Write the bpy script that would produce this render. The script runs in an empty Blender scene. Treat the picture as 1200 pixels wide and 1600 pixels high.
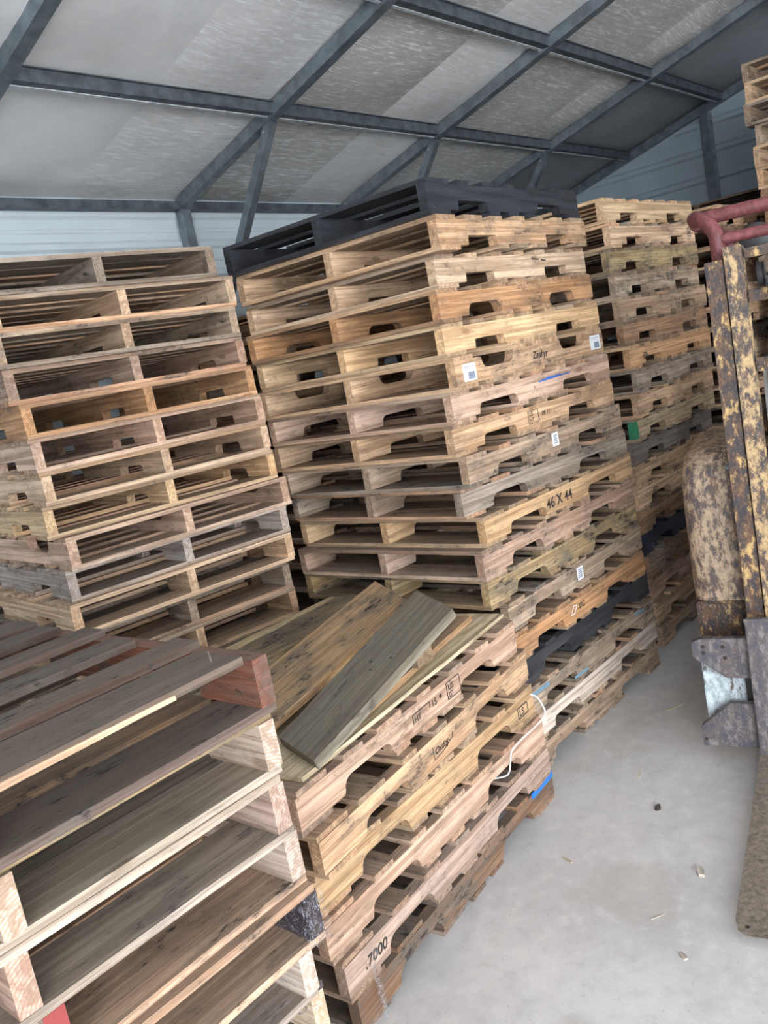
import bpy, bmesh, math, random
from mathutils import Vector, Matrix, Euler, noise as mnoise

random.seed(7)
SC = bpy.context.scene
COL = SC.collection

# ------------------------------------------------------------------ camera
# world: X runs along the shed towards the gable, Y towards the ribbed side wall, Z up
FPX, YAW, PITCH, ROLL, CAM_H = 1335.6, 0.728751, 0.169984, -0.191443, 1.807
fwd = Vector((math.cos(YAW) * math.cos(PITCH), math.sin(YAW) * math.cos(PITCH), -math.sin(PITCH)))
rgt = Vector((math.sin(YAW), -math.cos(YAW), 0.0))
upv = rgt.cross(fwd)
cr = math.cos(ROLL) * rgt + math.sin(ROLL) * upv
cu = -math.sin(ROLL) * rgt + math.cos(ROLL) * upv
cam_data = bpy.data.cameras.new('camera')
cam = bpy.data.objects.new('camera', cam_data)
COL.objects.link(cam)
cam.matrix_world = Matrix(((cr.x, cu.x, -fwd.x, 0), (cr.y, cu.y, -fwd.y, 0), (cr.z, cu.z, -fwd.z, CAM_H), (0, 0, 0, 1)))
cam_data.sensor_fit = 'VERTICAL'
cam_data.sensor_height = 24.0
cam_data.lens = FPX / 1600.0 * 24.0
cam_data.clip_start = 0.05
cam_data.clip_end = 200
SC.camera = cam

# ------------------------------------------------------------------ sky and exposure
world = bpy.data.worlds.new('daylight')
SC.world = world
world.use_nodes = True
wn = world.node_tree.nodes
bg = wn['Background']
bg.inputs['Color'].default_value = (0.93, 0.96, 1.0, 1)
bg.inputs['Strength'].default_value = 2.6
SC.view_settings.view_transform = 'Standard'
SC.view_settings.look = 'None'
SC.view_settings.exposure = 2.2
SC.view_settings.gamma = 1.0
SC.view_settings.use_curve_mapping = False


# ------------------------------------------------------------------ helpers
def link(name, data, parent=None, loc=(0, 0, 0), rot=(0, 0, 0), scale=(1, 1, 1)):
    o = bpy.data.objects.new(name, data)
    COL.objects.link(o)
    if parent is not None:
        o.parent = parent
    o.location = loc
    o.rotation_euler = rot
    o.scale = scale
    return o


def tag(o, label=None, cat=None, group=None, kind=None):
    if label:
        o['label'] = label
    if cat:
        o['category'] = cat
    if group:
        o['group'] = group
    if kind:
        o['kind'] = kind
    return o


def mesh_from(name, verts, faces, mat=None, smooth=False):
    me = bpy.data.meshes.new(name)
    me.from_pydata([tuple(v) for v in verts], [], faces)
    if mat:
        me.materials.append(mat)
    if smooth:
        for p in me.polygons:
            p.use_smooth = True
    me.update()
    return me


class MB:
    """collects solids into one mesh"""

    def __init__(self):
        self.v, self.f = [], []

    def add(self, verts, faces):
        n = len(self.v)
        self.v += [tuple(p) for p in verts]
        self.f += [tuple(i + n for i in f) for f in faces]
        return self

    def box(self, x0, x1, y0, y1, z0, z1):
        v = [(x0, y0, z0), (x1, y0, z0), (x1, y1, z0), (x0, y1, z0), (x0, y0, z1), (x1, y0, z1), (x1, y1, z1), (x0, y1, z1)]
        f = [(0, 3, 2, 1), (4, 5, 6, 7), (0, 1, 5, 4), (1, 2, 6, 5), (2, 3, 7, 6), (3, 0, 4, 7)]
        return self.add(v, f)

    def prism(self, pts, a, b, axis):
        """2-D outline pts (counter-clockwise) swept from a to b along axis"""
        def at(p, t):
            if axis == 'x':
                return (t, p[0], p[1])
            if axis == 'y':
                return (p[0], t, p[1])
            return (p[0], p[1], t)
        n = len(pts)
        v = [at(p, a) for p in pts] + [at(p, b) for p in pts]
        f = [tuple(range(n - 1, -1, -1)), tuple(range(n, 2 * n))]
        f += [(i, (i + 1) % n, n + (i + 1) % n, n + i) for i in range(n)]
        return self.add(v, f)

    def bar(self, p, q, w, h):
        """square bar from p to q"""
        p, q = Vector(p), Vector(q)
        d = (q - p).normalized()
        ref = Vector((0, 0, 1)) if abs(d.z) < 0.9 else Vector((1, 0, 0))
        s = d.cross(ref).normalized()
        t = s.cross(d)
        v = []
        for c in (p, q):
            v += [c - s * w / 2 - t * h / 2, c + s * w / 2 - t * h / 2, c + s * w / 2 + t * h / 2, c - s * w / 2 + t * h / 2]
        f = [(3, 2, 1, 0), (4, 5, 6, 7), (0, 1, 5, 4), (1, 2, 6, 5), (2, 3, 7, 6), (3, 0, 4, 7)]
        return self.add(v, f)

    def tube(self, pts, r, seg=12, caps=True):
        pts = [Vector(p) for p in pts]
        rings = []
        prev = None
        for i, p in enumerate(pts):
            d = (pts[min(i + 1, len(pts) - 1)] - pts[max(i - 1, 0)]).normalized()
            if prev is None:
                ref = Vector((0, 0, 1)) if abs(d.z) < 0.9 else Vector((1, 0, 0))
                s = d.cross(ref).normalized()
            else:
                s = (prev - d * prev.dot(d)).normalized()
            prev = s
            t = d.cross(s)
            rings.append([p + (s * math.cos(2 * math.pi * k / seg) + t * math.sin(2 * math.pi * k / seg)) * r for k in range(seg)])
        v = [q for rg in rings for q in rg]
        f = []
        for i in range(len(rings) - 1):
            for k in range(seg):
                a, b = i * seg + k, i * seg + (k + 1) % seg
                f.append((a, b, b + seg, a + seg))
        if caps:
            f.append(tuple(range(seg - 1, -1, -1)))
            f.append(tuple(range((len(rings) - 1) * seg, len(rings) * seg)))
        return self.add(v, f)

    def lathe(self, prof, axis_pt, axis, seg=24):
        """prof: (radius, offset along axis)"""
        a = Vector(axis).normalized()
        ref = Vector((0, 0, 1)) if abs(a.z) < 0.9 else Vector((1, 0, 0))
        s = a.cross(ref).normalized()
        t = a.cross(s)
        o = Vector(axis_pt)
        v = []
        for r, h in prof:
            for k in range(seg):
                an = 2 * math.pi * k / seg
                v.append(o + a * h + (s * math.cos(an) + t * math.sin(an)) * r)
        f = []
        for i in range(len(prof) - 1):
            for k in range(seg):
                x, y = i * seg + k, i * seg + (k + 1) % seg
                f.append((x, y, y + seg, x + seg))
        f.append(tuple(range(seg - 1, -1, -1)))
        f.append(tuple(range((len(prof) - 1) * seg, len(prof) * seg)))
        return self.add(v, f)

    def build(self, name, mat, parent=None, smooth=False, loc=(0, 0, 0), rot=(0, 0, 0), bevel=0):
        me = mesh_from(name, self.v, self.f, mat, smooth)
        bm = bmesh.new()
        bm.from_mesh(me)
        if bevel:
            bmesh.ops.bevel(bm, geom=[e for e in bm.edges if len(e.link_faces) == 2 and e.calc_face_angle(0) > 0.5], offset=bevel, segments=2, affect='EDGES', clamp_overlap=True)
        bmesh.ops.recalc_face_normals(bm, faces=bm.faces)
        bm.to_mesh(me)
        bm.free()
        if smooth:
            for p in me.polygons:
                p.use_smooth = True
            try:
                me.set_sharp_from_angle(angle=math.radians(40))
            except Exception:
                pass
        return link(name, me, parent, loc, rot)


# ------------------------------------------------------------------ materials
class NT:
    def __init__(self, name):
        self.m = bpy.data.materials.new(name)
        self.m.use_nodes = True
        self.t = self.m.node_tree
        self.b = self.t.nodes['Principled BSDF']
        self.out = self.t.nodes['Material Output']

    def n(self, typ, **kw):
        nd = self.t.nodes.new(typ)
        for k, v in kw.items():
            setattr(nd, k, v)
        return nd

    def l(self, a, b):
        self.t.links.new(a, b)

    def math(self, op, a, b=None, clamp=False):
        nd = self.n('ShaderNodeMath', operation=op, use_clamp=clamp)
        for i, x in enumerate((a, b)):
            if x is None:
                continue
            if isinstance(x, (int, float)):
                nd.inputs[i].default_value = x
            else:
                self.l(x, nd.inputs[i])
        return nd.outputs[0]

    def mix(self, fac, a, b, mode='MIX'):
        nd = self.n('ShaderNodeMix', data_type='RGBA', blend_type=mode)
        nd.clamp_factor = True
        for s, x in ((nd.inputs[0], fac), (nd.inputs[6], a), (nd.inputs[7], b)):
            if isinstance(x, (int, float)):
                s.default_value = x
            elif isinstance(x, (tuple, list)):
                s.default_value = (*x[:3], 1)
            else:
                self.l(x, s)
        return nd.outputs[2]

    def noise(self, vec, scale=1.0, detail=3.0, rough=0.55, dist=0.0):
        nd = self.n('ShaderNodeTexNoise')
        nd.inputs['Scale'].default_value = scale
        nd.inputs['Detail'].default_value = detail
        nd.inputs['Roughness'].default_value = rough
        nd.inputs['Distortion'].default_value = dist
        if vec is not None:
            self.l(vec, nd.inputs['Vector'])
        return nd.outputs['Fac']

    def ramp(self, fac, lo, hi, a=0.0, b=1.0):
        nd = self.n('ShaderNodeMapRange', clamp=True)
        nd.interpolation_type = 'SMOOTHSTEP'
        self.l(fac, nd.inputs[0])
        nd.inputs[1].default_value = lo
        nd.inputs[2].default_value = hi
        nd.inputs[3].default_value = a
        nd.inputs[4].default_value = b
        return nd.outputs[0]

    def scaled(self, vec, s, off=None):
        nd = self.n('ShaderNodeMapping')
        nd.inputs['Scale'].default_value = s
        if off:
            nd.inputs['Location'].default_value = off
        self.l(vec, nd.inputs['Vector'])
        return nd.outputs[0]

    def bump(self, h, strength=0.3, dist=0.01):
        nd = self.n('ShaderNodeBump')
        nd.inputs['Strength'].default_value = strength
        nd.inputs['Distance'].default_value = dist
        self.l(h, nd.inputs['Height'])
        self.l(nd.outputs[0], self.b.inputs['Normal'])

    def set(self, **kw):
        for k, v in kw.items():
            s = self.b.inputs[k.replace('_', ' ')]
            if isinstance(v, (int, float)):
                s.default_value = v
            elif isinstance(v, (tuple, list)):
                s.default_value = (*v[:3], 1)
            else:
                self.l(v, s)
        return self


def plain(name, col, rough=0.6, metal=0.0, var=0.12, scale=8.0):
    k = NT(name)
    tc = k.n('ShaderNodeTexCoord').outputs['Object']
    nz = k.noise(tc, scale, 4)
    c = k.mix(k.ramp(nz, .3, .7), tuple(x * (1 - var) for x in col), tuple(min(1, x * (1 + var)) for x in col))
    k.set(Base_Color=c, Roughness=rough, Metallic=metal)
    return k.m


def wood_material(name='pallet_wood', face_dark=.55):
    """colour of the piece comes from the object's own colour, alpha = how weathered it is"""
    k = NT(name)
    oi = k.n('ShaderNodeObjectInfo')
    tc = k.n('ShaderNodeTexCoord').outputs['Object']
    cmb = k.n('ShaderNodeCombineXYZ')
    for i, s in enumerate((37.0, 91.0, 53.0)):
        k.l(k.math('MULTIPLY', oi.outputs['Random'], s), cmb.inputs[i])
    add = k.n('ShaderNodeVectorMath', operation='ADD')
    k.l(tc, add.inputs[0])
    k.l(cmb.outputs[0], add.inputs[1])
    v = add.outputs[0]
    fine = k.noise(k.scaled(v, (9, 260, 260)), 1.0, 3, .65)
    ring = k.noise(k.scaled(v, (1.3, 46, 46)), 1.0, 4, .62, .9)
    broad = k.noise(k.scaled(v, (2.2, 12, 12)), 1.0, 2, .5)
    patch = k.noise(k.scaled(v, (5, 12, 12)), 1.0, 6, .7)
    blot = k.noise(k.scaled(v, (24, 60, 60)), 1.0, 5, .72)
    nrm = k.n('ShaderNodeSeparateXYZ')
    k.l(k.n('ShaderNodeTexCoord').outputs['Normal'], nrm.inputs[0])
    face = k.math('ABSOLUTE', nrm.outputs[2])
    end = k.ramp(k.math('ABSOLUTE', nrm.outputs[0]), .5, .8)
    base = oi.outputs['Color']
    al = oi.outputs['Alpha']
    dark = k.mix(1.0, base, (.68, .63, .585), 'MULTIPLY')
    light = k.mix(1.0, base, (1.16, 1.16, 1.15), 'MULTIPLY')
    c = k.mix(k.ramp(ring, .40, .62), dark, light)
    c = k.mix(k.math('MULTIPLY', k.ramp(broad, .45, .7), .35), c, k.mix(1.0, c, (.80, .74, .68), 'MULTIPLY'))
    c = k.mix(k.math('MULTIPLY', k.ramp(fine, .50, .68), .55), c, k.mix(1.0, c, (.62, .56, .51), 'MULTIPLY'))
    # sawn ends show growth rings
    sp = k.n('ShaderNodeSeparateXYZ')
    k.l(tc, sp.inputs[0])
    yo = k.math('ADD', sp.outputs[1], k.math('MULTIPLY', k.math('SUBTRACT', oi.outputs['Random'], .5), .12))
    zo = k.math('ADD', sp.outputs[2], k.math('MULTIPLY', k.math('FRACT', k.math('MULTIPLY', oi.outputs['Random'], 7.3)), .06))
    rad = k.math('SQRT', k.math('ADD', k.math('MULTIPLY', yo, yo), k.math('MULTIPLY', zo, zo)))
    wob = k.math('ADD', k.math('MULTIPLY', rad, 900), k.math('MULTIPLY', patch, 5))
    rg = k.math('MULTIPLY', k.ramp(k.math('SINE', wob), -.6, .9), end)
    c = k.mix(k.math('MULTIPLY', rg, .55), c, k.mix(1.0, base, (.60, .48, .38), 'MULTIPLY'))
    # knots
    vo = k.n('ShaderNodeTexVoronoi')
    vo.inputs['Scale'].default_value = 1.0
    k.l(k.scaled(v, (3.0, 8, 8)), vo.inputs['Vector'])
    knot = k.math('MULTIPLY', k.ramp(vo.outputs['Distance'], .05, .12, 1, 0), k.math('SUBTRACT', 1.0, end))
    c = k.mix(k.math('MULTIPLY', knot, .65), c, k.mix(1.0, base, (.36, .26, .20), 'MULTIPLY'))
    # up- and down-facing faces greyer and darker; then grime, mildew and weather greying
    g0 = k.math('MULTIPLY', face, face_dark)
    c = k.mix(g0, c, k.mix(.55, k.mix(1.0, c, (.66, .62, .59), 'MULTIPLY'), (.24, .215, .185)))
    g1 = k.math('MULTIPLY', k.ramp(patch, .42, .64), al)
    c = k.mix(g1, c, k.mix(.78, c, (.13, .115, .098)))
    g2 = k.math('MULTIPLY', k.ramp(k.math('MULTIPLY', blot, patch), .29, .39), k.math('MULTIPLY', al, 1.2), True)
    c = k.mix(k.math('MULTIPLY', g2, k.math('SUBTRACT', 1.0, k.math('MULTIPLY', end, .6))), c, (.040, .034, .031))
    g3 = k.math('MULTIPLY', k.ramp(blot, .60, .74), .40)
    c = k.mix(g3, c, k.mix(1.0, c, (.50, .44, .39), 'MULTIPLY'))
    k.set(Base_Color=c, Roughness=.82)
    k.b.inputs['Specular IOR Level'].default_value = .25
    k.bump(k.math('ADD', k.math('MULTIPLY', fine, .8), ring), .45, .003)
    return k.m


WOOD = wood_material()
CLEANWOOD = wood_material('clean_wood', .0)


def painted_wood(name, paint, chips):
    k = NT(name)
    oi = k.n('ShaderNodeObjectInfo')
    tc = k.n('ShaderNodeTexCoord').outputs['Object']
    ad = k.n('ShaderNodeVectorMath', operation='ADD')
    k.l(tc, ad.inputs[0])
    k.l(oi.outputs['Random'], ad.inputs[1])
    a = k.noise(k.scaled(ad.outputs[0], (16, 40, 40)), 1, 5, .7)
    b = k.noise(k.scaled(ad.outputs[0], (3, 40, 40)), 1, 4, .6)
    c = k.mix(k.ramp(b, .35, .65), tuple(x * .7 for x in paint), tuple(x * 1.7 for x in paint))
    c = k.mix(k.ramp(a, .70 - chips, .73 - chips), c, (.42, .33, .22))
    k.set(Base_Color=c, Roughness=.5)
    k.bump(b, .4, .003)
    return k.m


PAINTS = {'black': painted_wood('black_painted_wood', (.021, .0225, .028), .02), 'navy': painted_wood('navy_painted_wood', (.012, .016, .032), -.03), 'charcoal': painted_wood('charcoal_painted_wood', (.040, .040, .045), .0)}


def concrete():
    k = NT('concrete_floor')
    tc = k.n('ShaderNodeTexCoord').outputs['Object']
    a = k.noise(tc, 1.3, 6, .6)
    b = k.noise(tc, 14, 5, .65)
    s = k.noise(tc, 90, 3, .6)
    c = k.mix(k.ramp(a, .3, .7), (.52, .515, .515), (.65, .642, .635))
    c = k.mix(k.math('MULTIPLY', k.ramp(b, .50, .68), .45), c, (.72, .712, .70))
    c = k.mix(k.math('MULTIPLY', k.ramp(b, .50, .30), .35), c, (.41, .405, .40))
    c = k.mix(k.math('MULTIPLY', k.ramp(s, .62, .72), .45), c, (.26, .25, .24))
    st = k.noise(k.scaled(tc, (1, 1, 1), (3.1, 1.7, 0)), 2.2, 2, .4)
    c = k.mix(k.math('MULTIPLY', k.ramp(st, .60, .66), .22), c, (.33, .31, .26))
    k.set(Base_Color=c, Roughness=k.ramp(a, .3, .7, .42, .62))
    k.bump(k.math('ADD', s, b), .12, .004)
    return k.m


def foil(name, col, crinkle, metal, rough):
    k = NT(name)
    tc = k.n('ShaderNodeTexCoord').outputs['Object']
    lines = k.math('MULTIPLY', k.math('ADD', k.noise(k.scaled(tc, (2.6, 150, 6)), 1.0, 5, .74, .4), k.noise(k.scaled(tc, (11, 48, 8)), 1.0, 4, .7)), .5)
    cells = k.noise(tc, 30, 3, .6)
    cloud = k.noise(tc, 1.4, 4, .6)
    c = k.mix(k.ramp(cloud, .3, .7), tuple(x * .86 for x in col), tuple(min(1, x * 1.1) for x in col))
    c = k.mix(k.math('MULTIPLY', k.ramp(lines, .50, .60), .85 * crinkle), c, (.95, .95, .96))
    c = k.mix(k.math('MULTIPLY', k.ramp(lines, .46, .34), .55 * crinkle), c, tuple(x * .55 for x in col))
    k.set(Base_Color=c, Roughness=rough, Metallic=metal)
    k.bump(k.math('ADD', k.math('MULTIPLY', lines, crinkle), k.math('MULTIPLY', cells, .4)), .35, .006)
    return k.m


def worn_paint(name, paint, amount, steel=(.055, .052, .06), rust=(.20, .105, .05)):
    k = NT(name)
    tc = k.n('ShaderNodeTexCoord').outputs['Object']
    a = k.noise(k.scaled(tc, (20, 20, 11)), 1, 7, .74, .4)
    b = k.noise(k.scaled(tc, (46, 46, 22), (4, 2, 1)), 1, 6, .74)
    s = k.noise(tc, 120, 3, .65)
    c = k.mix(k.ramp(b, .38, .62), steel, rust)
    c = k.mix(k.math('MULTIPLY', k.ramp(s, .60, .68), .55), c, (.36, .32, .29))
    f = k.ramp(k.math('ADD', k.math('MULTIPLY', a, .6), k.math('MULTIPLY', b, .4)), .49 - amount, .56 - amount)
    p = k.mix(k.ramp(b, .35, .65), tuple(x * .62 for x in paint), tuple(min(1, x * 1.25) for x in paint))
    p = k.mix(k.math('MULTIPLY', k.ramp(s, .55, .66), .5), p, tuple(x * .45 for x in paint))
    c = k.mix(f, c, p)
    k.set(Base_Color=c, Roughness=.55, Metallic=k.math('MULTIPLY', k.math('SUBTRACT', 1.0, f), .35))
    k.bump(k.math('ADD', a, s), .3, .003)
    return k.m


M_FLOOR = concrete()
M_STEEL = plain('galvanised_steel', (.22, .26, .29), .42, .65, .22, 14)
M_STEEL_DARK = plain('dull_purlin_steel', (.085, .10, .115), .5, .3, .35, 14)
M_LIP = plain('bright_galvanised_lip', (.60, .64, .66), .4, .1, .25, 30)
M_WALL = plain('white_ribbed_sheet', (.60, .68, .72), .38, 0, .04, 3)
M_GABLE = plain('blue_grey_sheet', (.40, .48, .54), .42, 0, .05, 3)
M_FOIL = foil('foil_smooth', (.80, .795, .79), .15, .15, .45)
M_FOIL_C = foil('foil_crinkled', (.78, .77, .76), 1.0, .15, .42)
M_FOIL_T = foil('foil_brownish', (.58, .565, .54), 1.0, .15, .45)
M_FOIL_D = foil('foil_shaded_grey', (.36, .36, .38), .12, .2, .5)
M_BLACKMARK = plain('black_stamp_ink', (.03, .025, .022), .8)
M_BLUEMARK = plain('blue_marker', (.06, .16, .5), .8)
M_BLUE = plain('bright_blue_plastic', (.02, .18, .62), .4)
M_BLUEPAINT = plain('faded_blue_paint', (.16, .28, .36), .8)
M_REDPAINT = plain('red_paint', (.28, .05, .045), .7)
M_GREEN = plain('green_paint', (.03, .20, .10), .7)
M_LABEL = plain('white_label', (.80, .82, .84), .6, 0, .04)
M_LABELINK = plain('grey_label_ink', (.12, .15, .22), .7)
M_STAPLE = plain('bright_staple_wire', (.62, .62, .64), .3, .9)
M_STRAP = plain('white_plastic_strap', (.78, .78, .80), .4)
M_YELLOW = worn_paint('worn_yellow_paint', (.42, .28, .115), -.02, steel=(.05, .045, .05), rust=(.15, .085, .05))
M_YELLOW2 = worn_paint('patchy_yellow_paint', (.39, .29, .20), .025, steel=(.095, .085, .095), rust=(.22, .135, .08))
M_YELLOW3 = worn_paint('tan_yellow_paint', (.42, .295, .15), .012, steel=(.06, .055, .06), rust=(.20, .12, .07))
M_STEELPLATE = worn_paint('scuffed_dark_plate', (.17, .155, .16), .0, steel=(.085, .085, .105), rust=(.15, .12, .11))
M_FORK = worn_paint('worn_fork_steel', (.215, .18, .145), .10, steel=(.11, .085, .072), rust=(.17, .135, .105))
M_ICE = worn_paint('pale_blue_paint', (.50, .58, .62), .09, steel=(.10, .09, .09))
M_RED = worn_paint('faded_red_paint', (.185, .055, .06), .12, steel=(.15, .05, .05), rust=(.30, .13, .12))
M_RUBBER = plain('black_rubber', (.02, .02, .02), .8)
M_BLACKSTEEL = plain('black_steel', (.03, .03, .032), .45, .3)
M_GREYPLASTIC = plain('pale_grey_panel', (.45, .46, .45), .5)


def film_material():
    """clear film: the glints on its creases are painted as opaque grey lines"""
    k = NT('clear_stretch_film')
    tc = k.n('ShaderNodeTexCoord').outputs['Object']
    a = k.noise(k.scaled(tc, (22, 22, 34)), 1, 4, .6, 1.2)
    b = k.noise(k.scaled(tc, (60, 60, 16), (3, 1, 2)), 1, 3, .6, .8)
    ra = k.math('LESS_THAN', k.math('ABSOLUTE', k.math('SUBTRACT', a, .5)), .003)  # crease glints drawn in as thin opaque lines
    rb = k.math('LESS_THAN', k.math('ABSOLUTE', k.math('SUBTRACT', b, .52)), .004)
    k.set(Base_Color=(.42, .45, .50), Roughness=.25, Alpha=k.math('MAXIMUM', ra, rb))
    return k.m


M_FILM = film_material()
M_FILM_DARK = NT('dark_stretch_film').set(Base_Color=(.02, .024, .035), Roughness=.14).m


# ------------------------------------------------------------------ the shed
def slab(name, mat, x0, x1, y0, y1, z0, z1, parent=None):
    return MB().box(x0, x1, y0, y1, z0, z1).build(name, mat, parent)


floor = slab('floor', M_FLOOR, -9, 11, -11, 6, -.15, 0)
tag(floor, 'pale grey concrete floor with scuffs and small stains', kind='structure')

EAVE_Y, EAVE_Z, SLOPE, RIDGE_Y = 4.32, 2.965, .268, -.6
BOWS = [8.08, 6.572, 5.052, 3.536, 2.008, .48, -1.044, -2.568]
X_OPEN = -2.7


def roof_z(y):
    return EAVE_Z + SLOPE * (EAVE_Y - y) if y >= RIDGE_Y else EAVE_Z + SLOPE * (EAVE_Y - 2 * RIDGE_Y + y)


OTHER_Y = 2 * RIDGE_Y - EAVE_Y

ceiling = link('ceiling', None)
tag(ceiling, 'sloping shed roof lined with silver foil insulation on steel frames', kind='structure')


def roof_sheet(x0, x1, y0, y1, mat, sag, seed):
    nx, ny = max(3, int((x1 - x0) / .12)), max(3, int(abs(y1 - y0) / .14))
    v, f = [], []
    for i in range(nx + 1):
        for j in range(ny + 1):
            x = x0 + (x1 - x0) * i / nx
            y = y0 + (y1 - y0) * j / ny
            e = min(1.0, 6 * min(i / nx, 1 - i / nx))
            pj = ((EAVE_Y - y) / .867) % 1.0
            d = sag * e * math.sin(math.pi * pj) ** 1.5 * (.4 + mnoise.noise((x * 1.3 + seed, y * 1.1, seed)) * 1.2)
            v.append((x, y, roof_z(y) + .058 - d))
    for i in range(nx):
        for j in range(ny):
            a = i * (ny + 1) + j
            f.append((a, a + 1, a + ny + 2, a + ny + 1))
    n = len(v)
    v += [(x, y, z + .012) for x, y, z in v]
    f += [tuple(reversed([i + n for i in q])) for q in f]
    me = mesh_from('insulation_sheet', v, f, mat, True)
    return link('insulation_sheet', me, ceiling)


seams = [8.14, 6.60, 6.18, 5.08, 4.46, 3.56, 2.80, 1.28, -.24, -1.2, X_OPEN]
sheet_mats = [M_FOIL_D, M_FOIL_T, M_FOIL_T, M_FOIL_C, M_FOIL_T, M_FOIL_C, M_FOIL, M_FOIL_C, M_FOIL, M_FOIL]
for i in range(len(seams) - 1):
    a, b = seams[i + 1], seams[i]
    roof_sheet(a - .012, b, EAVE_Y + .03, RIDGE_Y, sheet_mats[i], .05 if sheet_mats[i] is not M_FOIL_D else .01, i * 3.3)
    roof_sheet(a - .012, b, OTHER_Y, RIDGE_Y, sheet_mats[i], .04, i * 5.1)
# taped seams that show as bright lines
for x in (3.17, 4.86):
    MB().add([(x, EAVE_Y, roof_z(EAVE_Y) + .047), (x + .012, EAVE_Y, roof_z(EAVE_Y) + .047), (x + .012, .3, roof_z(.3) + .045), (x, .3, roof_z(.3) + .045)], [(0, 1, 2, 3)]).build('seam_tape', M_LABEL, ceiling)
# roofing sheet above the foil
for ya, yb in ((EAVE_Y + .12, RIDGE_Y), (OTHER_Y - .12, RIDGE_Y)):
    MB().prism([(ya, roof_z(ya) + .09), (yb, roof_z(yb) + .09), (yb, roof_z(yb) + .12), (ya, roof_z(ya) + .12)], X_OPEN - .1, 8.3, 'x').build('roof_sheet', M_GABLE, ceiling)

RW = .064
for x in BOWS:
    for ya, yb in ((EAVE_Y + .0, RIDGE_Y), (OTHER_Y, RIDGE_Y)):
        MB().prism([(ya, roof_z(ya) - .026), (yb, roof_z(yb) - .026), (yb, roof_z(yb) + .042), (ya, roof_z(ya) + .042)], x - RW / 2, x + RW / 2, 'x').build('rafter', M_STEEL, ceiling)
    if x < 8 and abs(x - 2.008) > .1:
        MB().bar((x, 3.42, roof_z(3.42) - .02), (x, 4.27, 2.10), .05, .05).build('knee_brace', M_STEEL, ceiling)
        MB().lathe([(.006, -.03), (.006, .03)], (x, 3.47, roof_z(3.47) - .055), (1, 0, 0), 8).build('bolt', M_STAPLE, ceiling)


def purlin(y, xa, xb):
    """hat channel with two lips, one bay long"""
    z = roof_z(y) - .012
    t = .003
    m = MB()
    m.box(xa, xb, y - .03, y - .024, z, z + .06)
    m.box(xa, xb, y + .024, y + .03, z + .0, z + .06)
    m.box(xa, xb, y - .03, y + .03, z - t, z)
    m.box(xa, xb, y - .046, y - .024, z + .052, z + .056)
    m.box(xa, xb, y + .024, y + .046, z + .044, z + .048)
    o = m.build('purlin', M_STEEL_DARK, ceiling)
    lip = MB().box(xa, xb, y + .020, y + .042, z - .006, z - .003).build('purlin_lip', M_LIP, o)
    sc = MB()
    n = 5
    for i in range(n):
        xs = xa + (xb - xa) * (i + .5) / n
        sc.lathe([(.006, 0), (.006, .006)], (xs, y + .030, z + .034), (0, 1, 0), 6)
    sc.build('screw', M_STAPLE, o)


for i in range(len(BOWS) - 1):
    xa, xb = BOWS[i + 1] + RW / 2, BOWS[i] - RW / 2
    for y in (3.387, 2.52, 1.653, .786, -.3):
        purlin(y, xa, xb)

# ribbed side wall
wall_left = link('wall_left', None)
tag(wall_left, 'white horizontally ribbed metal side wall below the eave', kind='structure')
WY = 4.37
prof = [(WY, 0.0)]
z = .05
while z < 2.96:
    prof += [(WY, z), (WY - .016, z + .016), (WY - .016, z + .044), (WY, z + .06), (WY, z + .10), (WY - .005, z + .106), (WY - .005, z + .122), (WY, z + .128)]
    z += .178
prof += [(WY, 3.0), (WY + .02, 3.0), (WY + .02, 0)]
MB().prism(list(reversed(prof)), X_OPEN, 8.14, 'x').build('wall_sheet', M_WALL, wall_left)
for x in BOWS[1:]:
    MB().box(x - RW / 2, x + RW / 2, 4.275, 4.275 + RW, 0, roof_z(4.3) - .02).build('wall_post', M_STEEL, wall_left)
MB().box(X_OPEN, 8.1, 4.27, 4.34, 0.0, .06).build('base_rail', M_STEEL_DARK, wall_left)
MB().box(X_OPEN, 8.1, 4.27, 4.345, 2.938, 2.985).build('eave_rail', M_STEEL_DARK, wall_left)

added_wall_right = link('added_wall_right', None)
tag(added_wall_right, 'ribbed side wall across the shed, added unseen to cut the daylight', kind='structure')
MB().box(2.6, 8.14, OTHER_Y - .05, OTHER_Y - .03, 0, 3.0).build('wall_sheet', M_GABLE, added_wall_right)  # unseen wall added to cut daylight from the far right
added_wall_front = link('added_wall_front', None)
tag(added_wall_front, 'unseen closed half of the shed front, added to steer the daylight', kind='structure')
MB().prism([(-1.0, 0), (EAVE_Y + .05, 0), (EAVE_Y + .05, roof_z(EAVE_Y) + .03), (-.6, roof_z(-.6) + .03), (-1.0, roof_z(-1.0) + .03)], X_OPEN - .03, X_OPEN, 'x').build('wall_sheet', M_GABLE, added_wall_front)  # unseen wall added so daylight comes mainly from the front right

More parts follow.
